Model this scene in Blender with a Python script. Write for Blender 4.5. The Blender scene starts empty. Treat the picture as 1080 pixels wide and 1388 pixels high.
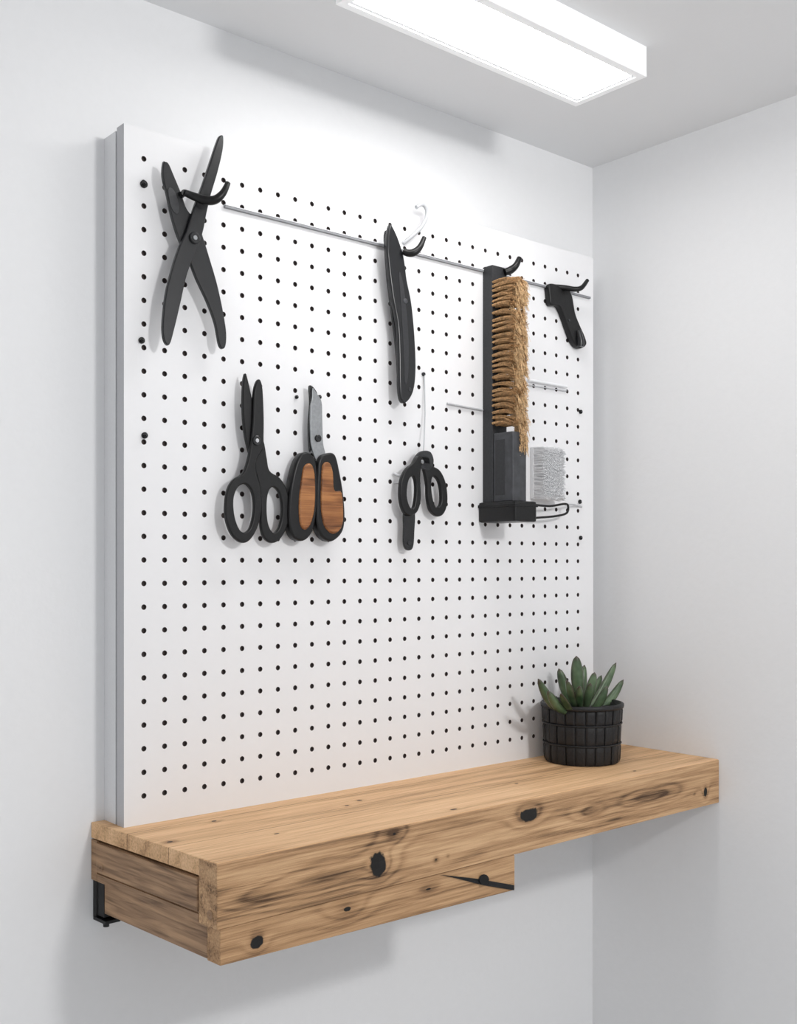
import bpy, bmesh, math, random
from mathutils import Vector
random.seed(7)
sc = bpy.context.scene
sc.view_settings.view_transform = 'Standard'
sc.view_settings.look = 'None'
sc.view_settings.exposure = 0.0

# ------------------------------------------------------------------ camera
FPX = 1452.0
th = math.atan2(0.760, 0.649)
Fv = Vector((math.cos(th), math.sin(th), 0)); Rv = Vector((math.sin(th), -math.cos(th), 0)); Zv = Vector((0, 0, 1))
CAM = Vector((-2.124, -1.735, 1.4515))
cd = bpy.data.cameras.new("camera"); cam = bpy.data.objects.new("camera", cd)
sc.collection.objects.link(cam); sc.camera = cam
cam.location = CAM
cam.rotation_euler = (math.pi/2, 0, th - math.pi/2)
cd.sensor_fit = 'HORIZONTAL'; cd.sensor_width = 36; cd.lens = 36*FPX/1080
cd.shift_y = 71/1080*1.0
cd.clip_start = 0.02

def ray(u, v): return Fv + Rv*((u-540)/FPX) + Zv*((765-v)/FPX)
def P(u, v, d):            # measured point on the plane d metres in front of the back wall
    r = ray(u, v); return CAM + r*((-d-CAM.y)/r.y)
def PZ(u, v, z):           # measured point on a horizontal plane
    r = ray(u, v); return CAM + r*((z-CAM.z)/r.z)

CEIL = 2.45; SH = 1.011; ST = 0.098; SD = 0.362
BD = 0.075                 # board front distance from wall

# ------------------------------------------------------------------ materials
def new_mat(name):
    m = bpy.data.materials.new(name); m.use_nodes = True
    return m, m.node_tree.nodes, m.node_tree.links, m.node_tree.nodes['Principled BSDF']
def plain(name, col, rough=0.5, metal=0.0, bump=0.0, bscale=200, var=0.0, spec=0.5, emit=0.0):
    m, n, l, b = new_mat(name)
    b.inputs['Roughness'].default_value = rough; b.inputs['Metallic'].default_value = metal
    b.inputs['Specular IOR Level'].default_value = spec
    tc = n.new('ShaderNodeTexCoord'); nz = n.new('ShaderNodeTexNoise')
    nz.inputs['Scale'].default_value = bscale; nz.inputs['Detail'].default_value = 4
    l.new(tc.outputs['Object'], nz.inputs['Vector'])
    cr = n.new('ShaderNodeValToRGB')
    cr.color_ramp.elements[0].position = 0.3; cr.color_ramp.elements[1].position = 0.7
    cr.color_ramp.elements[0].color = tuple(max(0, c*(1-var)) for c in col)+(1,)
    cr.color_ramp.elements[1].color = tuple(min(1, c*(1+var)) for c in col)+(1,)
    l.new(nz.outputs['Fac'], cr.inputs[0]); l.new(cr.outputs[0], b.inputs['Base Color'])
    if emit:
        b.inputs['Emission Color'].default_value = (1, 1, 1, 1); b.inputs['Emission Strength'].default_value = emit
    if bump:
        bp = n.new('ShaderNodeBump'); bp.inputs['Strength'].default_value = bump; bp.inputs['Distance'].default_value = 0.002
        l.new(nz.outputs['Fac'], bp.inputs['Height']); l.new(bp.outputs[0], b.inputs['Normal'])
    return m
M_wall = plain("wall_paint", (0.81, 0.815, 0.825), 0.8, bump=0.25, bscale=60, var=0.006)
M_ceil = plain("ceiling_paint", (0.80, 0.803, 0.81), 0.85, bump=0.1, bscale=60)
M_floor = plain("floor_grey", (0.66, 0.66, 0.66), 0.6, var=0.1, bscale=5)
M_board = plain("board_white", (0.80, 0.80, 0.812), 0.5, bump=0.03, bscale=90, var=0.004, spec=.3)
M_side = plain("board_side", (0.50, 0.50, 0.52), 0.6, var=0.02)
M_frame = plain("frame_side", (0.72, 0.725, 0.74), 0.6, var=0.02)
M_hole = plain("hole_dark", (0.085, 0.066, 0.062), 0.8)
M_black = plain("black_plastic", (0.005, 0.005, 0.0055), 0.36, var=0.3, bump=0.08, spec=0.35)
M_blk2 = plain("black_steel", (0.009, 0.0095, 0.011), 0.27, var=0.3, bump=0.05, bscale=120, spec=0.5)
M_dgrey = plain("dark_grey_paint", (0.028, 0.029, 0.032), 0.5, var=0.15, spec=0.35)
M_grey = plain("grey_metal", (0.050, 0.052, 0.058), 0.45, metal=0.2, var=0.25, bscale=60)
M_rail_shadow = plain("rail_shadow_grey", (0.25, 0.255, 0.27), 0.45, var=0.05)  # grey that paints the rail's shadow edge
M_steel = plain("steel", (0.30, 0.31, 0.32), 0.3, metal=0.8, var=0.1)
M_white = plain("white_plastic", (0.82, 0.83, 0.85), 0.4)
M_hous = plain("lamp_housing_glow", (0.85, 0.855, 0.86), 0.4, emit=0.16)  # slight emission put in to brighten the housing sides
M_pale = plain("pale_metal", (0.50, 0.51, 0.53), 0.35)
M_bris = plain("tan_bristle", (0.43, 0.25, 0.11), 0.75, var=0.5, bscale=200)
M_bris2 = plain("pale_bristle", (0.60, 0.40, 0.21), 0.75, var=0.45, bscale=240)
M_wbris = plain("white_bristle", (0.88, 0.885, 0.90), 0.7, var=0.04)
M_soil = plain("soil", (0.03, 0.022, 0.016), 0.95, var=0.5, bump=1.0)
M_pot = plain("woven_black", (0.009, 0.009, 0.010), 0.5, var=0.4, bump=0.3, bscale=300, spec=0.4)

def wood(name, light, mid, dark, knots, Kz=38, Ky=38, W=2.6, bandw=0.28, streak=0.0, rough=.55, seams=()):
    m, n, l, b = new_mat(name)
    def math_(op, a, c=None, v=None):
        x = n.new('ShaderNodeMath'); x.operation = op
        for i, q in enumerate((a, c)):
            if q is None: continue
            if isinstance(q, (int, float)): x.inputs[i].default_value = q
            else: l.new(q, x.inputs[i])
        return x.outputs[0]
    def vm(op, a, vec):
        x = n.new('ShaderNodeVectorMath'); x.operation = op
        l.new(a, x.inputs[0])
        if isinstance(vec, (tuple, list, Vector)): x.inputs[1].default_value = vec
        else: l.new(vec, x.inputs[1])
        return x
    tc = n.new('ShaderNodeTexCoord').outputs['Object']
    sep = n.new('ShaderNodeSeparateXYZ'); l.new(tc, sep.inputs[0])
    def noise(sv, detail=3, rough=0.5):
        x = n.new('ShaderNodeTexNoise'); l.new(vm('MULTIPLY', tc, sv).outputs[0], x.inputs['Vector'])
        x.inputs['Scale'].default_value = 1; x.inputs['Detail'].default_value = detail; x.inputs['Roughness'].default_value = rough
        return x.outputs['Fac']
    f = math_('ADD', math_('MULTIPLY', sep.outputs[2], Kz), math_('MULTIPLY', sep.outputs[1], Ky))
    f = math_('ADD', f, math_('MULTIPLY', noise((2.2, 9, 9), 4), W))
    core = None; halo = None
    for (p, r, h, ex, ez, amp) in knots:
        d = vm('SUBTRACT', tc, p).outputs[0]
        d = vm('MULTIPLY', d, (1/(r*ex), 1/r, 1/(r*abs(ez)))).outputs[0]
        q = vm('DOT_PRODUCT', d, d).outputs['Value']
        qn = math_('MULTIPLY', q, math_('ADD', math_('MULTIPLY', noise((70, 70, 70), 3), 1.8), 0.1))
        e = math_('EXPONENT', math_('MULTIPLY', q, -1/(h*h)))
        f = math_('ADD', f, math_('MULTIPLY', e, amp))
        c = math_('SUBTRACT', 3.4, math_('MULTIPLY', qn, 3.0))
        cl = n.new('ShaderNodeClamp'); l.new(c, cl.inputs[0]); c = cl.outputs[0]
        core = c if core is None else math_('MAXIMUM', core, c)
        e2 = math_('EXPONENT', math_('MULTIPLY', q, -1/(h*h*0.5)))
        halo = e2 if halo is None else math_('MAXIMUM', halo, e2)
    band = math_('MULTIPLY', math_('ADD', math_('SINE', math_('MULTIPLY', f, 6.2832)), 1), 0.5)
    band = math_('POWER', band, 2.6)
    fine = noise((6, 260, 260), 6, 0.7)
    med = noise((1.8, 34, 34), 5, 0.6)
    t = math_('ADD', math_('MULTIPLY', band, bandw), math_('ADD', math_('MULTIPLY', fine, 1.9), math_('MULTIPLY', med, 1.15)))
    t = math_('SUBTRACT', t, 1.25)
    if streak:
        s = noise((3.0, 75, 75), 4, 0.6)
        s = math_('MULTIPLY', math_('SUBTRACT', s, 0.59), streak)
        cl = n.new('ShaderNodeClamp'); l.new(s, cl.inputs[0])
        t = math_('ADD', t, cl.outputs[0])
    for ys in seams:      # glued plank joints
        wob = math_('ADD', sep.outputs[1], math_('MULTIPLY', math_('SUBTRACT', noise((4, 1, 1)), .5), .002))
        g = math_('SUBTRACT', 1, math_('MULTIPLY', math_('ABSOLUTE', math_('SUBTRACT', wob, ys)), 600))
        cl = n.new('ShaderNodeClamp'); l.new(g, cl.inputs[0])
        t = math_('ADD', t, math_('MULTIPLY', cl.outputs[0], .8))
        stp = math_('GREATER_THAN', sep.outputs[1], ys)
        t = math_('ADD', t, math_('MULTIPLY', stp, .12 if ys == seams[0] else -.11))
    if halo is not None: t = math_('ADD', t, math_('MULTIPLY', halo, 0.42))
    cr = n.new('ShaderNodeValToRGB'); e = cr.color_ramp.elements
    e[0].position = 0.0; e[0].color = light+(1,); e[1].position = 1.0; e[1].color = dark+(1,)
    k = e.new(0.45); k.color = mid+(1,)
    l.new(t, cr.inputs[0]); col = cr.outputs[0]
    if core is not None:
        mx = n.new('ShaderNodeMix'); mx.data_type = 'RGBA'
        l.new(core, mx.inputs['Factor']); l.new(col, mx.inputs['A']); mx.inputs['B'].default_value = (0.006, 0.005, 0.004, 1)
        col = mx.outputs['Result']
    l.new(col, b.inputs['Base Color']); b.inputs['Roughness'].default_value = rough
    b.inputs['Specular IOR Level'].default_value = 0.35
    bp = n.new('ShaderNodeBump'); bp.inputs['Strength'].default_value = 0.4; bp.inputs['Distance'].default_value = 0.0015
    hh = math_('MULTIPLY', t, -1)
    l.new(hh, bp.inputs['Height']); l.new(bp.outputs[0], b.inputs['Normal'])
    return m
def K(u, v, d, r, h=2.6, ex=1.0, ez=1.0, amp=2.5): return (P(u, v, d), r, h, ex, ez, amp)
front_knots = [K(511,1172,SD,.0175,1.9,1.0,1.15,1.6), K(715,1105,SD,.0155,1.9,1.5,0.8,1.5), K(955,1073,SD,.009,1.8,.8,1.2,1.2),
               K(800,1100,SD,.0012,18,2.6,.8,1.5), K(455,1185,SD,.0015,24,3.0,.8,2.6), K(533,1130,SD,.003,7,1.6,1,1.6), K(880,1080,SD,.0014,20,4.4,.8,3.0), K(590,1165,SD,.0025,4,1,1,.5), K(355,1215,SD,.0014,18,4,.8,2.2),
               K(606,1160,SD,.002,3,1,1,.3), K(940,1075,SD,.002,3,1,1,.3)]
low_knots = [K(348,1277,SD,.0100,1.8,1.1,1.0,1.2), K(470,1232,SD,.003,6,2.6,1.3,1.4), K(580,1205,SD,.0025,6,2.5,.7,1)]
top_knots = []
for (u, v, r, ex) in [(290,1113,.004,1.2),(230,1141,.004,1.3),(487,1085,.0035,1.5),(615,1097,.0035,2.2),(578,1050,.003,7),(470,1092,.003,1.5),(700,1062,.003,1.5),(860,1045,.003,1.4),(375,1130,.0025,2),(540,1048,.002,5)]:
    top_knots.append((PZ(u, v, SH), r, 3.0, ex, 1.0, 0.5))
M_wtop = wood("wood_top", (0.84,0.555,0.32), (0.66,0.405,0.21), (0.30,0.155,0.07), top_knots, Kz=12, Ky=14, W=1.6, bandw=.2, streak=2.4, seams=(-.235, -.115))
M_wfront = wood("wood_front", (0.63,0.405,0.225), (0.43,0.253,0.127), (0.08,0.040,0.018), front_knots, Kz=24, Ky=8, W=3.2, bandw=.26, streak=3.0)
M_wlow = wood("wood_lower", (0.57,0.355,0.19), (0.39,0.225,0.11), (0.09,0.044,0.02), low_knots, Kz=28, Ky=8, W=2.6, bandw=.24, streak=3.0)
M_hand = wood("wood_handle", (0.42,0.18,0.06), (0.25,0.095,0.03), (0.06,0.02,0.008), [], Kz=8, Ky=60, W=6, bandw=.4, rough=.3)
def wood_side(name):      # boards whose grain runs away from the front edge
    m, n, l, b = new_mat(name)
    tc = n.new('ShaderNodeTexCoord'); mp = n.new('ShaderNodeMapping'); mp.inputs['Scale'].default_value = (60, 7, 130)
    l.new(tc.outputs['Object'], mp.inputs[0])
    w = n.new('ShaderNodeTexNoise'); w.inputs['Scale'].default_value = 1; w.inputs['Detail'].default_value = 6
    w.inputs['Distortion'].default_value = 0.6
    l.new(mp.outputs[0], w.inputs['Vector'])
    cr = n.new('ShaderNodeValToRGB'); e = cr.color_ramp.elements
    e[0].position = .30; e[0].color = (0.14,0.075,0.038,1); e[1].position = .68; e[1].color = (0.44,0.27,0.15,1)
    l.new(w.outputs['Fac'], cr.inputs[0]); l.new(cr.outputs[0], b.inputs['Base Color']); b.inputs['Roughness'].default_value = .6
    bp = n.new('ShaderNodeBump'); bp.inputs['Strength'].default_value = .4; bp.inputs['Distance'].default_value = .002
    l.new(w.outputs['Fac'], bp.inputs['Height']); l.new(bp.outputs[0], b.inputs['Normal'])
    return m
M_wside = wood_side("wood_side")
def emis(name, col, s):
    m, n, l, b = new_mat(name)
    b.inputs['Emission Color'].default_value = col+(1,); b.inputs['Emission Strength'].default_value = s
    return m
M_emit = emis("led_panel", (1.0, 0.99, 0.975), 15)
def leaf_mat():
    m, n, l, b = new_mat("succulent_leaf")
    tc = n.new('ShaderNodeTexCoord'); nz = n.new('ShaderNodeTexNoise'); nz.inputs['Scale'].default_value = 28
    l.new(tc.outputs['Object'], nz.inputs[0])
    cr = n.new('ShaderNodeValToRGB'); e = cr.color_ramp.elements
    e[0].position = .3; e[0].color = (0.020,0.048,0.018,1); e[1].position = .75; e[1].color = (0.14,0.21,0.11,1)
    l.new(nz.outputs['Fac'], cr.inputs[0])
    at = n.new('ShaderNodeAttribute'); at.attribute_name = "edge"
    mx = n.new('ShaderNodeMix'); mx.data_type = 'RGBA'; mx.inputs['B'].default_value = (0.06,0.03,0.028,1)
    l.new(at.outputs['Fac'], mx.inputs['Factor']); l.new(cr.outputs[0], mx.inputs['A'])
    l.new(mx.outputs['Result'], b.inputs['Base Color']); b.inputs['Roughness'].default_value = .3
    return m
M_leaf = leaf_mat()

# ------------------------------------------------------------------ geometry helpers
def link(o, parent=None):
    sc.collection.objects.link(o)
    if parent: o.parent = parent
    return o
def empty(name):
    e = bpy.data.objects.new(name, None); e.empty_display_size = .05; return link(e)
def mesh(name, verts, faces, mat, parent=None, smooth=False):
    me = bpy.data.meshes.new(name); me.from_pydata([tuple(v) for v in verts], [], faces); me.update()
    if mat: me.materials.append(mat)
    bm = bmesh.new(); bm.from_mesh(me); bmesh.ops.recalc_face_normals(bm, faces=bm.faces); bm.to_mesh(me); bm.free()
    if smooth:
        for p in me.polygons: p.use_smooth = True
    return link(bpy.data.objects.new(name, me), parent)
def box(name, x0, x1, y0, y1, z0, z1, mat, parent=None, bev=0.0, seg=2):
    v = [(x, y, z) for x in (x0, x1) for y in (y0, y1) for z in (z0, z1)]
    f = [(0,1,3,2),(4,6,7,5),(0,4,5,1),(2,3,7,6),(0,2,6,4),(1,5,7,3)]
    o = mesh(name, v, f, mat, parent)
    if bev:
        bm = bmesh.new(); bm.from_mesh(o.data)
        bmesh.ops.bevel(bm, geom=bm.edges[:], offset=bev, segments=seg, affect='EDGES', profile=.6)
        bm.to_mesh(o.data); bm.free()
    return o
def catmull(pts, n=6, closed=True):
    out = []; N = len(pts)
    rng = range(N if closed else N-1)
    for i in rng:
        if closed: a, b, c, d = (pts[(i+k-1) % N] for k in range(4))
        else: a, b, c, d = pts[max(i-1, 0)], pts[i], pts[i+1], pts[min(i+2, N-1)]
        for k in range(n):
            t = k/n
            out.append(tuple(.5*((2*b[j])+(-a[j]+c[j])*t+(2*a[j]-5*b[j]+4*c[j]-d[j])*t*t+(-a[j]+3*b[j]-3*c[j]+d[j])*t**3) for j in range(len(b))))
    if not closed: out.append(tuple(pts[-1]))
    return out
def curve_to_mesh(o, parent, name, smooth=True):
    dg = bpy.context.evaluated_depsgraph_get()
    link(o); dg.update()
    me = bpy.data.meshes.new_from_object(o.evaluated_get(dg)); me.transform(o.matrix_world)
    cu = o.data; bpy.data.objects.remove(o); bpy.data.curves.remove(cu)
    ob = bpy.data.objects.new(name, me)
    if smooth:
        for p in me.polygons: p.use_smooth = True
        try: me.set_sharp_from_angle(angle=math.radians(40))
        except Exception: pass
    return link(ob, parent)
def flat(name, loops, d0, th_, mat, parent, bev=0.0015, smooth=True, n=5):
    """profile cut from plate: outline measured at its front face, plate d0..d0+th_ from the wall"""
    cu = bpy.data.curves.new(name, 'CURVE'); cu.dimensions = '2D'; cu.fill_mode = 'BOTH'
    for lp in loops:
        if smooth: lp = catmull(lp, n)
        w = [P(u, v, d0+th_) for (u, v) in lp]
        s = cu.splines.new('POLY'); s.points.add(len(w)-1)
        for i, p in enumerate(w): s.points[i].co = (p.x, p.z, 0, 1)
        s.use_cyclic_u = True
    cu.extrude = max(th_/2-bev, 1e-4); cu.bevel_depth = bev; cu.bevel_resolution = 2; cu.offset = -bev
    cu.materials.append(mat)
    o = bpy.data.objects.new(name, cu); o.rotation_euler = (math.pi/2, 0, 0); o.location = (0, -(d0+th_/2), 0)
    return curve_to_mesh(o, parent, name)
def tube(name, pts, rad, mat, parent, n=6, smooth=True, world=False):
    W = []
    for p in pts:
        s = p[3] if len(p) > 3 else 1
        q = Vector(p[:3]) if world else P(*p[:3])
        W.append((q.x, q.y, q.z, s))
    if smooth and len(W) > 2: W = catmull(W, n, False)
    cu = bpy.data.curves.new(name, 'CURVE'); cu.dimensions = '3D'; cu.bevel_depth = rad; cu.bevel_resolution = 4; cu.use_fill_caps = True
    s = cu.splines.new('POLY'); s.points.add(len(W)-1)
    for i, p in enumerate(W):
        s.points[i].co = (p[0], p[1], p[2], 1); s.points[i].radius = p[3]
    cu.materials.append(mat)
    return curve_to_mesh(bpy.data.objects.new(name, cu), parent, name)
def pin(name, u, v, d0, mat, parent, r=.004):     # straight pin from the board out to depth d0
    p = P(u, v, d0); return tube(name, [(p.x, -(BD+.0003), p.z), (p.x, -d0, p.z)], r, mat, parent, world=True)
def disc(name, u, v, d0, th_, r, mat, parent, seg=24):
    c = P(u, v, d0+th_); vs = []; fs = []
    prof = [(r, 0), (r, th_*.75), (r*.85, th_), (r*.35, th_), (r*.3, th_*.8)]
    for (rr, dd) in prof:
        for k in range(seg):
            a = 2*math.pi*k/seg; vs.append((c.x+rr*math.cos(a), -(d0+dd), c.z+rr*math.sin(a)))
    for j in range(len(prof)-1):
        for k in range(seg):
            fs.append((j*seg+k, j*seg+(k+1) % seg, (j+1)*seg+(k+1) % seg, (j+1)*seg+k))
    fs.append(tuple(range((len(prof)-1)*seg, len(prof)*seg))); fs.append(tuple(range(seg)))
    return mesh(name, vs, fs, mat, parent)

# ------------------------------------------------------------------ room
box("wall_back", -3.6, 0.1, 0, 0.1, 0, CEIL, M_wall)
box("wall_right", 0, 0.1, -3.2, 0, 0, CEIL, M_wall)
box("ceiling", -3.6, 0.1, -3.2, 0.1, CEIL, CEIL+.1, M_ceil)
box("floor", -3.6, 0.1, -3.2, 0.1, -.1, 0, M_floor)

# ------------------------------------------------------------------ ceiling light
L = empty("ceiling_light")
lx0, lx1, ly0, ly1, lz = -1.035, -0.418, -0.474, -0.298, CEIL-.058
fw = .014
def ringbox(name, x0, x1, y0, y1, w, z0, z1, mat, parent):
    V = []
    for (a, z) in ((0, z0), (0, z1), (w, z1), (w, z0)):
        V += [(x0+a, y0+a, z), (x1-a, y0+a, z), (x1-a, y1-a, z), (x0+a, y1-a, z)]
    Fs = [(i*4+k, i*4+(k+1) % 4, ((i+1) % 4)*4+(k+1) % 4, ((i+1) % 4)*4+k) for i in range(4) for k in range(4)]
    return mesh(name, V, Fs, mat, parent)
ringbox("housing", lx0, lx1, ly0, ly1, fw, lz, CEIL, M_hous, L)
ringbox("inner_trim", lx0+fw, lx1-fw, ly0+fw, ly1-fw, .006, lz+.003, lz+.03, M_white, L)
box("diffuser", lx0+fw+.0065, lx1-fw-.0065, ly0+fw+.0065, ly1-fw-.0065, lz+.003, lz+.012, M_emit, L)

# ------------------------------------------------------------------ pegboard
PB = empty("pegboard")
bx0, bx1, bz0, bz1 = -1.310, -0.089, SH, 2.1895
box("back_frame", bx0, bx1, -.044, 0, bz0, bz1-.004, M_frame, PB)
box("joint_gap", bx0+.004, bx1-.004, -.049, -.044, bz0, bz1-.008, M_dgrey, PB)
tun = .007
box("sheet_core", bx0, bx1, -(BD-tun), -.049, bz0, bz1, M_side, PB)
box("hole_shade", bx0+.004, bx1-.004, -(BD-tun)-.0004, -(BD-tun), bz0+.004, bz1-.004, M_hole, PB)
NC, NR = 30, 28
px, pz = .0389, .03997
hx0 = -1.2735; hz1 = 2.1385; HR = .0047
V = []; Fc = []; mi = []
S = 16
for i in range(NC):
    for j in range(NR):
        cx = hx0+i*px; cz = hz1-j*pz; b0 = len(V)
        for k in range(S):
            a = 2*math.pi*k/S; c, s = math.cos(a), math.sin(a); m = 1/max(abs(c), abs(s))
            V.append((cx+c*m*px/2, -BD, cz+s*m*pz/2))
        for k in range(S):
            a = 2*math.pi*k/S; V.append((cx+HR*math.cos(a), -BD, cz+HR*math.sin(a)))
        for k in range(S):
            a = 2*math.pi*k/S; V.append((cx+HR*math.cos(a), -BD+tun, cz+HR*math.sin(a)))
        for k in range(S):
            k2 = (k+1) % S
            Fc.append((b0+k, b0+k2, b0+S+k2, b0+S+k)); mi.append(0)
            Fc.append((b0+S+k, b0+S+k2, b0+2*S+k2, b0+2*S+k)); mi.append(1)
gx0 = hx0-px/2; gx1 = hx0+(NC-.5)*px; gz1 = hz1+pz/2; gz0 = hz1-(NR-.5)*pz
def q(x0, x1, z0, z1):
    b = len(V); V.extend([(x0,-BD,z0),(x1,-BD,z0),(x1,-BD,z1),(x0,-BD,z1)]); Fc.append((b,b+1,b+2,b+3)); mi.append(0)
q(bx0, gx0, bz0, bz1); q(gx1, bx1, bz0, bz1); q(gx0, gx1, gz1, bz1); q(gx0, gx1, bz0, gz0)
b = len(V)
V.extend([(bx0,-BD,bz0),(bx1,-BD,bz0),(bx1,-BD,bz1),(bx0,-BD,bz1),(bx0,-BD+tun,bz0),(bx1,-BD+tun,bz0),(bx1,-BD+tun,bz1),(bx0,-BD+tun,bz1)])
for k in range(4):
    Fc.append((b+k, b+(k+1) % 4, b+4+(k+1) % 4, b+4+k)); mi.append(2)
me = bpy.data.meshes.new("perforated_face"); me.from_pydata(V, [], Fc); me.update()
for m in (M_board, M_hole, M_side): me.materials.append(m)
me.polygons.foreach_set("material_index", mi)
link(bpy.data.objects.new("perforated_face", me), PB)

# rail on the board
RL = empty("hanging_rail")
xa = P(303, 279, BD).x
for i, (ra, rb) in enumerate([(xa, -.467), (-.418, -.105)]):
    box("rail_shadow_edge_%d" % (i+1), ra, rb, -(BD+.006), -BD, 2.0888, 2.0932, M_rail_shadow, RL, .0006)  # grey lip drawn as the shadow line below the white cap
    box("rail_cap_%d" % (i+1), ra, rb, -(BD+.0065), -BD, 2.0932, 2.0944, M_white, RL)

# ------------------------------------------------------------------ shelf (its left end is cut slightly out of square)
sx0 = -1.304
cap = .004
skewed = []
def sk(o): skewed.append(o); return o
SF = empty("wooden_shelf")
sk(box("plank_body", sx0+cap, -0.0005, -SD+.0015, -.0005, SH-ST+.0005, SH-.0315, M_wside, SF))
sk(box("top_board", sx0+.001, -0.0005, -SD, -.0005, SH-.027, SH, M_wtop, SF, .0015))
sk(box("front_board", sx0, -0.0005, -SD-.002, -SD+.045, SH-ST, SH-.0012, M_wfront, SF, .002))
sk(box("end_panel", sx0-.001, sx0+cap+.002, -SD+.048, -.02, SH-ST+.016, SH-.032, M_wside, SF, .0025))
sk(box("end_cap", sx0+.001, sx0+cap+.002, -.019, -.0005, SH-ST, SH-.029, M_wside, SF, .001))
sk(box("end_rail", sx0+.001, sx0+cap+.002, -SD+.047, -.02, SH-ST, SH-ST+.013, M_wside, SF, .001))
xr = P(697, 1203, SD).x
zl = SH-ST-.054
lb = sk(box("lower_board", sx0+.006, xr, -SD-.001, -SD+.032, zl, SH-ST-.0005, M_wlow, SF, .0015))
for v in lb.data.vertices:      # the lower board is a little wider at its inner end
    if v.co.z < zl+.01: v.co.z -= .012*max(0, (v.co.x-sx0)/(xr-sx0))
sk(box("lower_side", sx0+.006, sx0+.04, -SD+.032, -.035, zl+.002, SH-ST-.0005, M_wside, SF, .0015))
box("lower_side_end", xr-.03, xr-.001, -SD+.032, -.003, zl+.004, SH-ST-.0005, M_wside, SF, .0015)
def xdisc(name, u, v, x, r, mat, parent):
    rr = ray(u, v); p = CAM+rr*((x-CAM.x)/rr.x); vs = []; N = 16
    for (rad, dx) in ((r, .001), (r, -.0005), (r*.8, -.0015), (r*.3, -.0015), (r*.2, -.0005)):
        for k in range(N):
            t = 2*math.pi*k/N; vs.append((x+dx, p.y+rad*math.cos(t), p.z+rad*math.sin(t)))
    fs = [(j*N+k, j*N+(k+1) % N, (j+1)*N+(k+1) % N, (j+1)*N+k) for j in range(4) for k in range(N)]+[tuple(range(4*N, 5*N))]
    return sk(mesh(name, vs, fs, mat, parent))
xdisc("dowel", 286, 1240, sx0, .0075, M_wside, SF)
xdisc("dowel_b", 158, 1172, sx0-.001, .007, M_wside, SF)
BR = empty("shelf_bracket")
sk(box("wall_plate", sx0+.004, sx0+.05, -.012, -.0005, SH-ST-.066, SH-ST-.001, M_black, BR, .002))
sk(box("arm", sx0+.006, sx0+.04, -.034, -.012, SH-ST-.060, SH-ST-.001, M_black, BR, .001))
sk(tube("bolt", [(sx0+.012, -.03, SH-ST-.062), (sx0+.012, -.03, SH-ST-.076)], .005, M_black, BR, world=True))
sk(box("foot", sx0+.002, sx0+.03, -.045, -.005, SH-ST-.068, SH-ST-.062, M_black, BR, .001))
for o in skewed:
    for v in o.data.vertices:
        if v.co.x < -1.2: v.co.x -= .031*(1+v.co.y/SD)
BR2 = empty("shelf_bracket.001")
flat("strap", [[(598,1186),(645,1191),(697,1200),(697,1207),(655,1200),(620,1191)]], SD+.001, .0025, M_black, BR2, .0005, smooth=False)
tube("bolt", [(656,1192,SD+.003),(656,1192,SD+.010)], .009, M_black, BR2)

# ------------------------------------------------------------------ potted succulent
PS = empty("potted_succulent")
pc = Vector((-.246, -.171, SH)); R0, R1, PH = .086, .0925, .132
def potring(name, prof, mat, seg=80):
    V = []; Fs = []
    for (r, z) in prof:
        for k in range(seg):
            t = 2*math.pi*k/seg; V.append((pc.x+r*math.cos(t), pc.y+r*math.sin(t), pc.z+z))
    for j in range(len(prof)-1):
        for k in range(seg): Fs.append((j*seg+k, j*seg+(k+1) % seg, (j+1)*seg+(k+1) % seg, (j+1)*seg+k))
    Fs.append(tuple(range(seg)))
    return mesh(name, V, Fs, mat, PS, True)
potring("basket_liner", [(R0-.006, .001), (R0-.005, .02), (R1-.007, PH-.006), (R1-.012, PH-.006), (R1-.014, PH-.03)], M_pot)
potring("rim", [(R1-.009, PH-.012), (R1-.001, PH-.011), (R1+.0003, PH-.007), (R1, PH-.002), (R1-.003, PH), (R1-.008, PH-.001), (R1-.0105, PH-.012)], M_pot)
V = []; Fs = []
nseg = 24; rows = [(0.001, .042), (.045, .086), (.089, .121)]
for ri, (z0, z1) in enumerate(rows):
    for k in range(nseg):
        out = .0 if (k+ri) % 2 else .0012
        t0 = 2*math.pi*(k+.04)/nseg; t1 = 2*math.pi*(k+.96)/nseg; b0 = len(V); U, W_ = 8, 6
        for a in range(U+1):
            for c in range(W_+1):
                fa, fc = a/U, c/W_
                t = t0+(t1-t0)*fa; z = z0+(z1-z0)*fc
                bul = out+.0022*min(1, 9*fa*(1-fa))*min(1, 9*fc*(1-fc))
                r = R0+(R1-R0)*z/PH-.005+bul
                V.append((pc.x+r*math.cos(t), pc.y+r*math.sin(t), pc.z+z))
        for a in range(U):
            for c in range(W_):
                i = b0+a*(W_+1)+c; Fs.append((i, i+1, i+W_+2, i+W_+1))
mesh("weave", V, Fs, M_pot, PS, True)
V = []; Fs = []
for z in (.0435, .0875):
    r = R0+(R1-R0)*z/PH-.0025; N = 72
    b0 = len(V)
    for k in range(N):
        t = 2*math.pi*k/N
        for m in range(6):
            a = m*math.pi/3; V.append((pc.x+(r+.002*math.cos(a))*math.cos(t), pc.y+(r+.002*math.cos(a))*math.sin(t), pc.z+z+.002*math.sin(a)))
    for k in range(N):
        for m in range(6):
            Fs.append((b0+k*6+m, b0+((k+1) % N)*6+m, b0+((k+1) % N)*6+(m+1) % 6, b0+k*6+(m+1) % 6))
mesh("cords", V, Fs, M_pot, PS, True)
V = [(pc.x, pc.y, pc.z+PH-.014)]; Fs = []; N = 40
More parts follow.
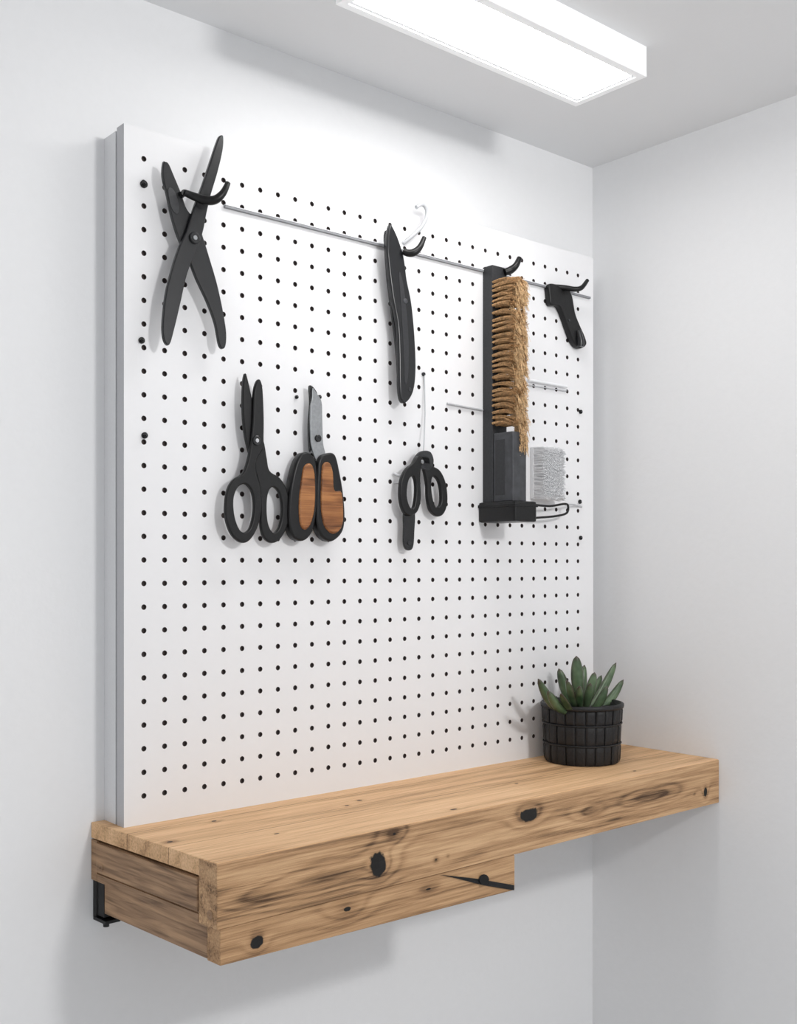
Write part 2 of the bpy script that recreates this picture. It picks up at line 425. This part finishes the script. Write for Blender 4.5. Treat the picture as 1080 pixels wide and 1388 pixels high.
for rr in (.03, .055, R1-.013):
    for k in range(N):
        t = 2*math.pi*k/N; V.append((pc.x+rr*math.cos(t), pc.y+rr*math.sin(t), pc.z+PH-.016+random.uniform(-.002, .003)))
for k in range(N): Fs.append((0, 1+k, 1+(k+1) % N))
for j in range(2):
    for k in range(N): Fs.append((1+j*N+k, 1+(j+1)*N+k, 1+(j+1)*N+(k+1) % N, 1+j*N+(k+1) % N))
mesh("soil", V, Fs, M_soil, PS, True)
LV = []; LF = []; LE = []
def prof(t):   # spatulate leaf: slim foot, broad above the middle, short point
    if t < .62: return .5+.5*math.sin(math.pi/2*(t/.62))**1.4
    s = (t-.62)/.38
    return max(.03, math.sqrt(max(0, 1-s**2.1)))*(1-.12*s)
def leaf(base, tip, w, bend):
    base = Vector(base); tip = Vector(tip); ax = tip-base
    side0 = ax.cross(-Fv + Vector((random.uniform(-.7, .7), random.uniform(-.7, .7), .3))).normalized()
    nrm = side0.cross(ax).normalized(); N = 18; M = 12; b0 = len(LV)
    for i in range(N+1):
        t = i/N
        c = base+ax*t+Vector((0, 0, 1))*(-bend*math.sin(math.pi*t))
        ww = w*prof(t); thk = ww*.38+.0008
        for k in range(M):
            a = 2*math.pi*k/M
            fold = abs(math.cos(a))**2*ww*.3
            LV.append(c+side0*(ww*math.cos(a))+nrm*(thk*math.sin(a)-fold)); LE.append(max(abs(math.cos(a))**8*.8, max(0, (t-.9)/.1)))
    for i in range(N):
        for k in range(M): LF.append((b0+i*M+k, b0+i*M+(k+1) % M, b0+(i+1)*M+(k+1) % M, b0+(i+1)*M+k))
    LF.append(tuple(b0+N*M+k for k in range(M)))
pd = -pc.y
for (u, v, dd, w, bd, bu) in [(729,920,.0,.0115,.016,768),(757,906,-.03,.012,.004,776),(781,889,.0,.0145,-.002,785),(806,911,.03,.011,.003,793),(835,898,.0,.010,.010,798),
        (845,921,.02,.010,.014,806),(742,937,.05,.0105,.010,772),(768,922,.045,.012,.006,781),(792,901,-.02,.0115,.002,787),
        (823,930,.055,.010,.010,800),(800,926,.06,.010,.004,793),(760,940,.06,.009,.004,778),(785,930,.065,.010,.002,786),(815,915,-.03,.010,.006,796)]:
    base = P(bu, 953, pd+dd*.35); base.z = SH+PH-.02
    leaf(base, P(u, v, pd+dd), w, bd)
lo = mesh("leaves", LV, LF, M_leaf, PS, True)
at = lo.data.attributes.new("edge", 'FLOAT', 'POINT')
at.data.foreach_set("value", LE)

# ------------------------------------------------------------------ long-nose pliers
PL = empty("long_pliers")
d = BD+.022
flat("arm_back", [[(222,220),(224,219),(229,222),(236,238),(246,262),(254,284),(268,300),(276,323),(284,349),(294,383),(302,419),(307,452),(305,471),(298,468),(292,438),(281,408),(267,378),(256,350),(244,326),(234,296),(227,264),(221,238)]], d, .008, M_blk2, PL, .0016)
flat("arm_front", [[(300,183),(303,186),(302,204),(295,234),(286,264),(280,290),(275,315),(266,341),(254,371),(245,410),(237,444),(230,467),(223,461),(221,440),(225,400),(232,370),(242,338),(253,313),(263,282),(275,250),(287,214),(296,188)]], d+.008, .008, M_blk2, PL, .0016)
disc("pivot", 265, 322, d+.016, .004, .010, M_blk2, PL)
disc("pivot_pin", 265, 322, d+.020, .0015, .004, M_steel, PL)
flat("jaw_face", [[(228,256),(236,258),(243,280),(240,290),(232,280)]], d+.0078, .0012, M_dgrey, PL, .0003)
pin("rest_pin", 262, 322, d+.002, M_blk2, PL)
HK = empty("pegboard_hook")
tube("hook", [(250,261,BD+.040,.9),(262,266,BD+.044,1.1),(277,271,BD+.055,1.25),(291,271,BD+.067,1.2),(302,262,BD+.073,1.0),(309,248,BD+.073,.75)], .0062, M_black, HK)
tube("hook_stem", [(239,270,BD),(250,261,BD+.040)], .0055, M_black, HK)

# ------------------------------------------------------------------ scissors
SS = empty("scissors")
d = BD+.016
flat("half_left", [[(351,514),(356,524),(358,560),(358,590),(357,608),(349,622),(348,640),(354,662),(355,690),(349,716),(338,733),(326,735),(313,722),(306,697),(308,668),(316,651),(330,641),(337,622),(340,604),(343,572),(345,530)],
      [(332,656),(322,662),(317,678),(319,702),(327,720),(337,719),(343,704),(345,682),(341,664)]], d+.006, .009, M_black, SS, .0025)
flat("half_right", [[(333,506),(337,517),(344,550),(350,580),(358,598),(362,620),(366,638),(380,648),(389,664),(393,688),(390,712),(380,731),(368,736),(358,728),(354,712),(354,690),(352,660),(345,634),(338,612),(333,590),(330,560),(330,525)],
      [(371,660),(364,668),(362,688),(364,710),(371,722),(379,714),(383,692),(380,670)]], d, .009, M_black, SS, .0025)
disc("pivot", 349, 597, d+.015, .003, .009, M_blk2, SS)
disc("pivot_pin", 349, 597, d+.018, .0012, .0035, M_pale, SS)
pin("rest_pin", 347, 597, d+.002, M_blk2, SS)

# ------------------------------------------------------------------ wooden-handled shears
WS = empty("wooden_handled_shears")
d = BD+.014
flat("blade", [[(424,526),(430,534),(436,545),(437,570),(438,600),(441,618),(432,628),(424,612),(421,590),(421,555),(423,540)]], d+.004, .004, M_steel, WS, .0008)
flat("back_blade", [[(419,524),(424,524),(430,533),(427,538),(424,560),(424,600),(420,612),(418,580),(420,545)]], d, .004, M_blk2, WS, .0008)
disc("pivot", 432, 594, d+.008, .003, .007, M_blk2, WS)
flat("grip_left", [[(409,615),(420,614),(428,624),(431,650),(430,690),(424,720),(412,733),(398,728),(392,707),(393,670),(400,633)]], d-.004, .020, M_black, WS, .004)
flat("grip_right", [[(433,622),(445,614),(455,617),(461,640),(466,670),(468,702),(464,722),(450,734),(437,728),(430,712),(429,690),(430,650)]], d-.004, .020, M_black, WS, .004)
flat("wood_left", [[(413,632),(421,628),(426,636),(428,655),(427,690),(421,712),(413,718),(407,708),(406,680),(409,650)]], d+.009, .010, M_hand, WS, .0035)
flat("wood_right", [[(438,630),(447,627),(452,640),(454,664),(464,668),(466,705),(460,720),(450,723),(440,712),(436,690),(436,655)]], d+.009, .010, M_hand, WS, .0035)
pin("rest_pin", 431, 600, d+.001, M_blk2, WS)

# ------------------------------------------------------------------ folding pruning knife
FS = empty("folding_pruning_knife")
d = BD+.018
flat("spine", [[(522,318),(528,316),(531,350),(537,400),(541,440),(543,500),(546,538),(541,530),(538,480),(531,420),(525,370)]], d, .006, M_blk2, FS, .0012)
flat("body", [[(529,305),(533,308),(541,326),(548,350),(552,380),(558,410),(562,450),(564,495),(562,524),(556,540),(547,546),(542,530),(541,480),(539,440),(532,400),(527,360),(525,330)]], d+.006, .011, M_blk2, FS, .003)
flat("liner", [[(541,370),(546,382),(551,420),(554,470),(553,510),(549,518),(547,470),(544,420)]], d+.0165, .0012, M_dgrey, FS, .0004)
disc("rivet", 550, 408, d+.017, .002, .0055, M_grey, FS)
disc("rivet_low", 556, 528, d+.0165, .0015, .004, M_dgrey, FS)
pin("rest_pin", 540, 420, d+.002, M_blk2, FS)
HK = empty("pegboard_hook.001")
tube("hook", [(546,340,BD+.036,1),(553,343,BD+.042,1.2),(561,342,BD+.049,1.25),(569,335,BD+.054,1.0),(575,322,BD+.054,.75)], .0062, M_black, HK)
HK = empty("white_hook")
tube("hook", [(546,330,BD),(556,322,BD+.008),(568,311,BD+.014),(577,297,BD+.016),(578,284,BD+.016),(572,277,BD+.016),(564,281,BD+.016)], .0042, M_pale, HK)

# ------------------------------------------------------------------ small hanging snips
SN = empty("small_snips")
d = BD+.014
flat("loop_left", [[(567,618),(574,622),(571,634),(570,650),(571,675),(567,692),(558,699),(548,694),(543,676),(544,652),(551,636),(560,628)],
     [(560,645),(554,652),(552,672),(556,687),(561,688),(564,672),(564,654)]], d+.006, .01, M_black, SN, .0025)
flat("loop_right", [[(573,616),(582,620),(585,630),(597,638),(605,656),(607,680),(602,696),(593,700),(584,692),(580,676),(579,655),(575,636),(570,626)],
     [(587,646),(585,658),(587,676),(592,688),(598,682),(598,664),(594,650)]], d, .01, M_black, SN, .0025)
flat("blade_stub", [[(558,632),(566,616),(574,611),(584,613),(588,626),(582,638),(570,634)]], d+.004, .006, M_dgrey, SN, .001)
flat("closed_blade", [[(549,692),(562,692),(562,720),(560,742),(553,746),(548,738),(548,715)]], d+.002, .006, M_blk2, SN, .0015)
disc("screw", 573, 626, d+.016, .002, .004, M_steel, SN)
disc("end_screw", 555, 736, d+.008, .002, .004, M_dgrey, SN)
tube("hanger_wire", [(575,508,BD+.003),(576,560,BD+.008),(574,614,BD+.018)], .0013, M_pale, SN, smooth=False)
disc("hanger_pin", 575, 507, BD+.0003, .004, .004, M_dgrey, SN)
tube("side_peg", [(533,642,BD+.004),(548,648,BD+.016)], .0028, M_pale, SN)
tube("side_peg_b", [(534,655,BD+.004),(548,655,BD+.016)], .002, M_pale, SN)
pin("rest_pin", 573, 628, d+.004, M_blk2, SN)

# ------------------------------------------------------------------ bristle brush
BB = empty("bench_brush")
x0, x1 = -.465, -.420
box("spine", x0, x1, -.105, -BD, 1.585, 2.10, M_dgrey, BB, .002)
box("handle", x0+.002, x1, -.163, -.105, 1.585, 1.735, M_grey, BB, .003)
box("handle_groove", x0+.0015, x0+.003, -.140, -.112, 1.60, 1.72, M_dgrey, BB, .0005)
box("foot_block", -.478, -.410, -.184, -BD, 1.542, 1.586, M_black, BB, .005)
box("foot_lip", -.480, -.408, -.186, -BD, 1.574, 1.580, M_black, BB, .001)
def strands(name, gen, mat, parent):
    V = []; Fs = []
    for (p0, p1, p2, r) in gen:
        b0 = len(V)
        for i in range(4):
            t = i/3; c = p0*(1-t)**2+p1*2*t*(1-t)+p2*t*t; rr = r*(1-.45*t)
            for k in range(3):
                a = 2.0944*k; V.append((c.x+rr*math.cos(a), c.y, c.z+rr*math.sin(a)))
        for i in range(3):
            for k in range(3): Fs.append((b0+i*3+k, b0+i*3+(k+1) % 3, b0+i*3+3+(k+1) % 3, b0+i*3+3+k))
        Fs.append((b0+9, b0+10, b0+11))
    return mesh(name, V, Fs, mat, parent)
G = []; G2 = []
z = 2.064
while z > 1.742:
    step = random.uniform(.0095, .0155); rl = random.uniform(-.006, .003)
    for c in range(6):
        x = x0+.002+(x1-x0-.004)*c/5
        lean = rl+random.uniform(-.005, .002); ll = random.uniform(.049, .063); zz = z+random.uniform(-.0018, .0018)
        for s in range(26):
            a = random.uniform(0, 6.283); q_ = math.sqrt(random.random())
            ox, oz = q_*math.cos(a), q_*math.sin(a)
            p0 = Vector((x+ox*.0026, -.104, zz+oz*.0026))
            p2 = Vector((x+ox*.0070+random.gauss(0, .0016), -.104-ll+random.gauss(0, .003), zz+lean+oz*.0052+random.gauss(0, .0013)))
            p1 = Vector((x+ox*.003, -.104-ll*.55, zz+random.uniform(.002, .006)+oz*.003))
            G.append((p0, p1, p2, random.uniform(.0006, .001)))
    z -= step
for i in range(780):     # frayed clumps hanging down over the front
    z = random.uniform(1.70, 2.064); x = random.uniform(x0+(.010 if z > 1.76 else .024), x1)
    dpt = random.uniform(.155, .168); ln = random.uniform(.005, .024); sx = random.gauss(.001, .003)
    for s in range(5):
        jx, jz, jy = random.gauss(0, .0016), random.gauss(0, .0018), random.gauss(0, .0012)
        p0 = Vector((x+jx, -.146, z+.004+jz)); p2 = Vector((x+sx+jx*1.6, -dpt-.003+jy, z-ln+jz))
        p1 = Vector((x+jx, -dpt-.003+jy, z+.003+jz))
        G2.append((p0, p1, p2, random.uniform(.0006, .001)))
strands("bristles", G, M_bris, BB)
strands("frayed_tips", G2, M_bris2, BB)
HK = empty("pegboard_hook.002")
tube("hook", [(684,369,BD+.034,1.2),(692,366,BD+.04,1.3),(699,360,BD+.048,1.1),(704,350,BD+.048,.9)], .0065, M_black, HK)

# white brush in wire holder
WB = empty("white_scrub_brush")
a = P(720, 606, BD+.004); b_ = P(750, 678, BD+.004)
box("block", a.x, b_.x, -(BD+.010), -BD, b_.z, a.z, M_white, WB, .002)
G = []
for i in range(4200):
    x = random.uniform(a.x+.001, b_.x-.001); z = random.uniform(b_.z+.001, a.z-.001)
    p0 = Vector((x, -(BD+.009), z)); ln = random.uniform(.026, .034)
    p2 = p0+Vector((random.gauss(0, .002), -ln, random.gauss(0, .002)-.002)); p1 = (p0+p2)/2+Vector((0, 0, .001))
    G.append((p0, p1, p2, .0011))
strands("white_bristles", G, M_wbris, WB)
WH = empty("wire_holder")
tube("wire", [(722,684,BD+.03),(745,686,BD+.03),(766,683,BD+.03),(770,688,BD+.03),(767,696,BD+.03),(750,700,BD+.03),(724,702,BD+.03)], .0026, M_black, WH)
tube("wire_back", [(766,684,BD+.03),(776,684,BD+.015),(788,687,BD)], .0022, M_pale, WH)

# white peg rods
WR = empty("white_peg_rod"); tube("rod", [(716,515,BD+.006),(768,524,BD+.006)], .0035, M_white, WR)
tube("rod_low", [(716,522,BD+.004),(768,530,BD+.004)], .0012, M_pale, WR)
WR = empty("white_peg_rod.001"); tube("rod", [(606,547,BD+.003),(654,556,BD+.003)], .0022, M_pale, WR)

# ------------------------------------------------------------------ right-hand hook tool
HT = empty("hanging_clamp")
d = BD
flat("body", [[(745,385),(757,386),(770,391),(776,402),(780,424),(786,440),(793,456),(795,467),(787,472),(778,464),(771,447),(765,430),(758,415),(747,413),(745,400)]], d, .016, M_black, HT, .003)
tube("hook", [(750,388,BD+.006,.9),(766,390,BD+.02,1.1),(778,392,BD+.034,1.1),(788,390,BD+.042,1),(796,380,BD+.042,.8)], .0055, M_black, HT)
tube("barrel", [(783,448,BD+.016,.9),(786,462,BD+.018,1.2),(786,470,BD+.018,1.1)], .008, M_blk2, HT)
disc("screw", 772, 434, d+.016, .002, .003, M_grey, HT)

# plugs in the board
k = 0
for (u, v, r) in [(196,249,.0065),(197,590,.0055),(193,461,.0055),(788,558,.005),(787,680,.005),(788,729,.005),(403,538,.0035),(434,538,.004)]:
    e = empty("board_peg" if k == 0 else "board_peg.%03d" % k); k += 1
    disc("cap", u, v, BD, .004, r, M_black, e, 16)
    tube("stem", [(u, v, BD+.004), (u, v+1, BD+.009)], r*.4, M_black, e)

# ------------------------------------------------------------------ light
w = bpy.data.worlds.new("world"); sc.world = w; w.use_nodes = True
bg = w.node_tree.nodes['Background']; bg.inputs[0].default_value = (0.965, 0.98, 1.0, 1); bg.inputs[1].default_value = 0.74
ld = bpy.data.lights.new("fill_lamp", 'AREA'); ld.shape = 'DISK'; ld.size = 0.3; ld.energy = 30; ld.color = (1, .99, .98)  # unseen lamp added for fill and crisper shadows
lo_ = bpy.data.objects.new("fill_lamp", ld); link(lo_)
lo_.location = (-0.75, -2.6, 2.40)
lo_.rotation_euler = (Vector((-.7, 0, 1.2))-lo_.location).to_track_quat('-Z', 'Y').to_euler()
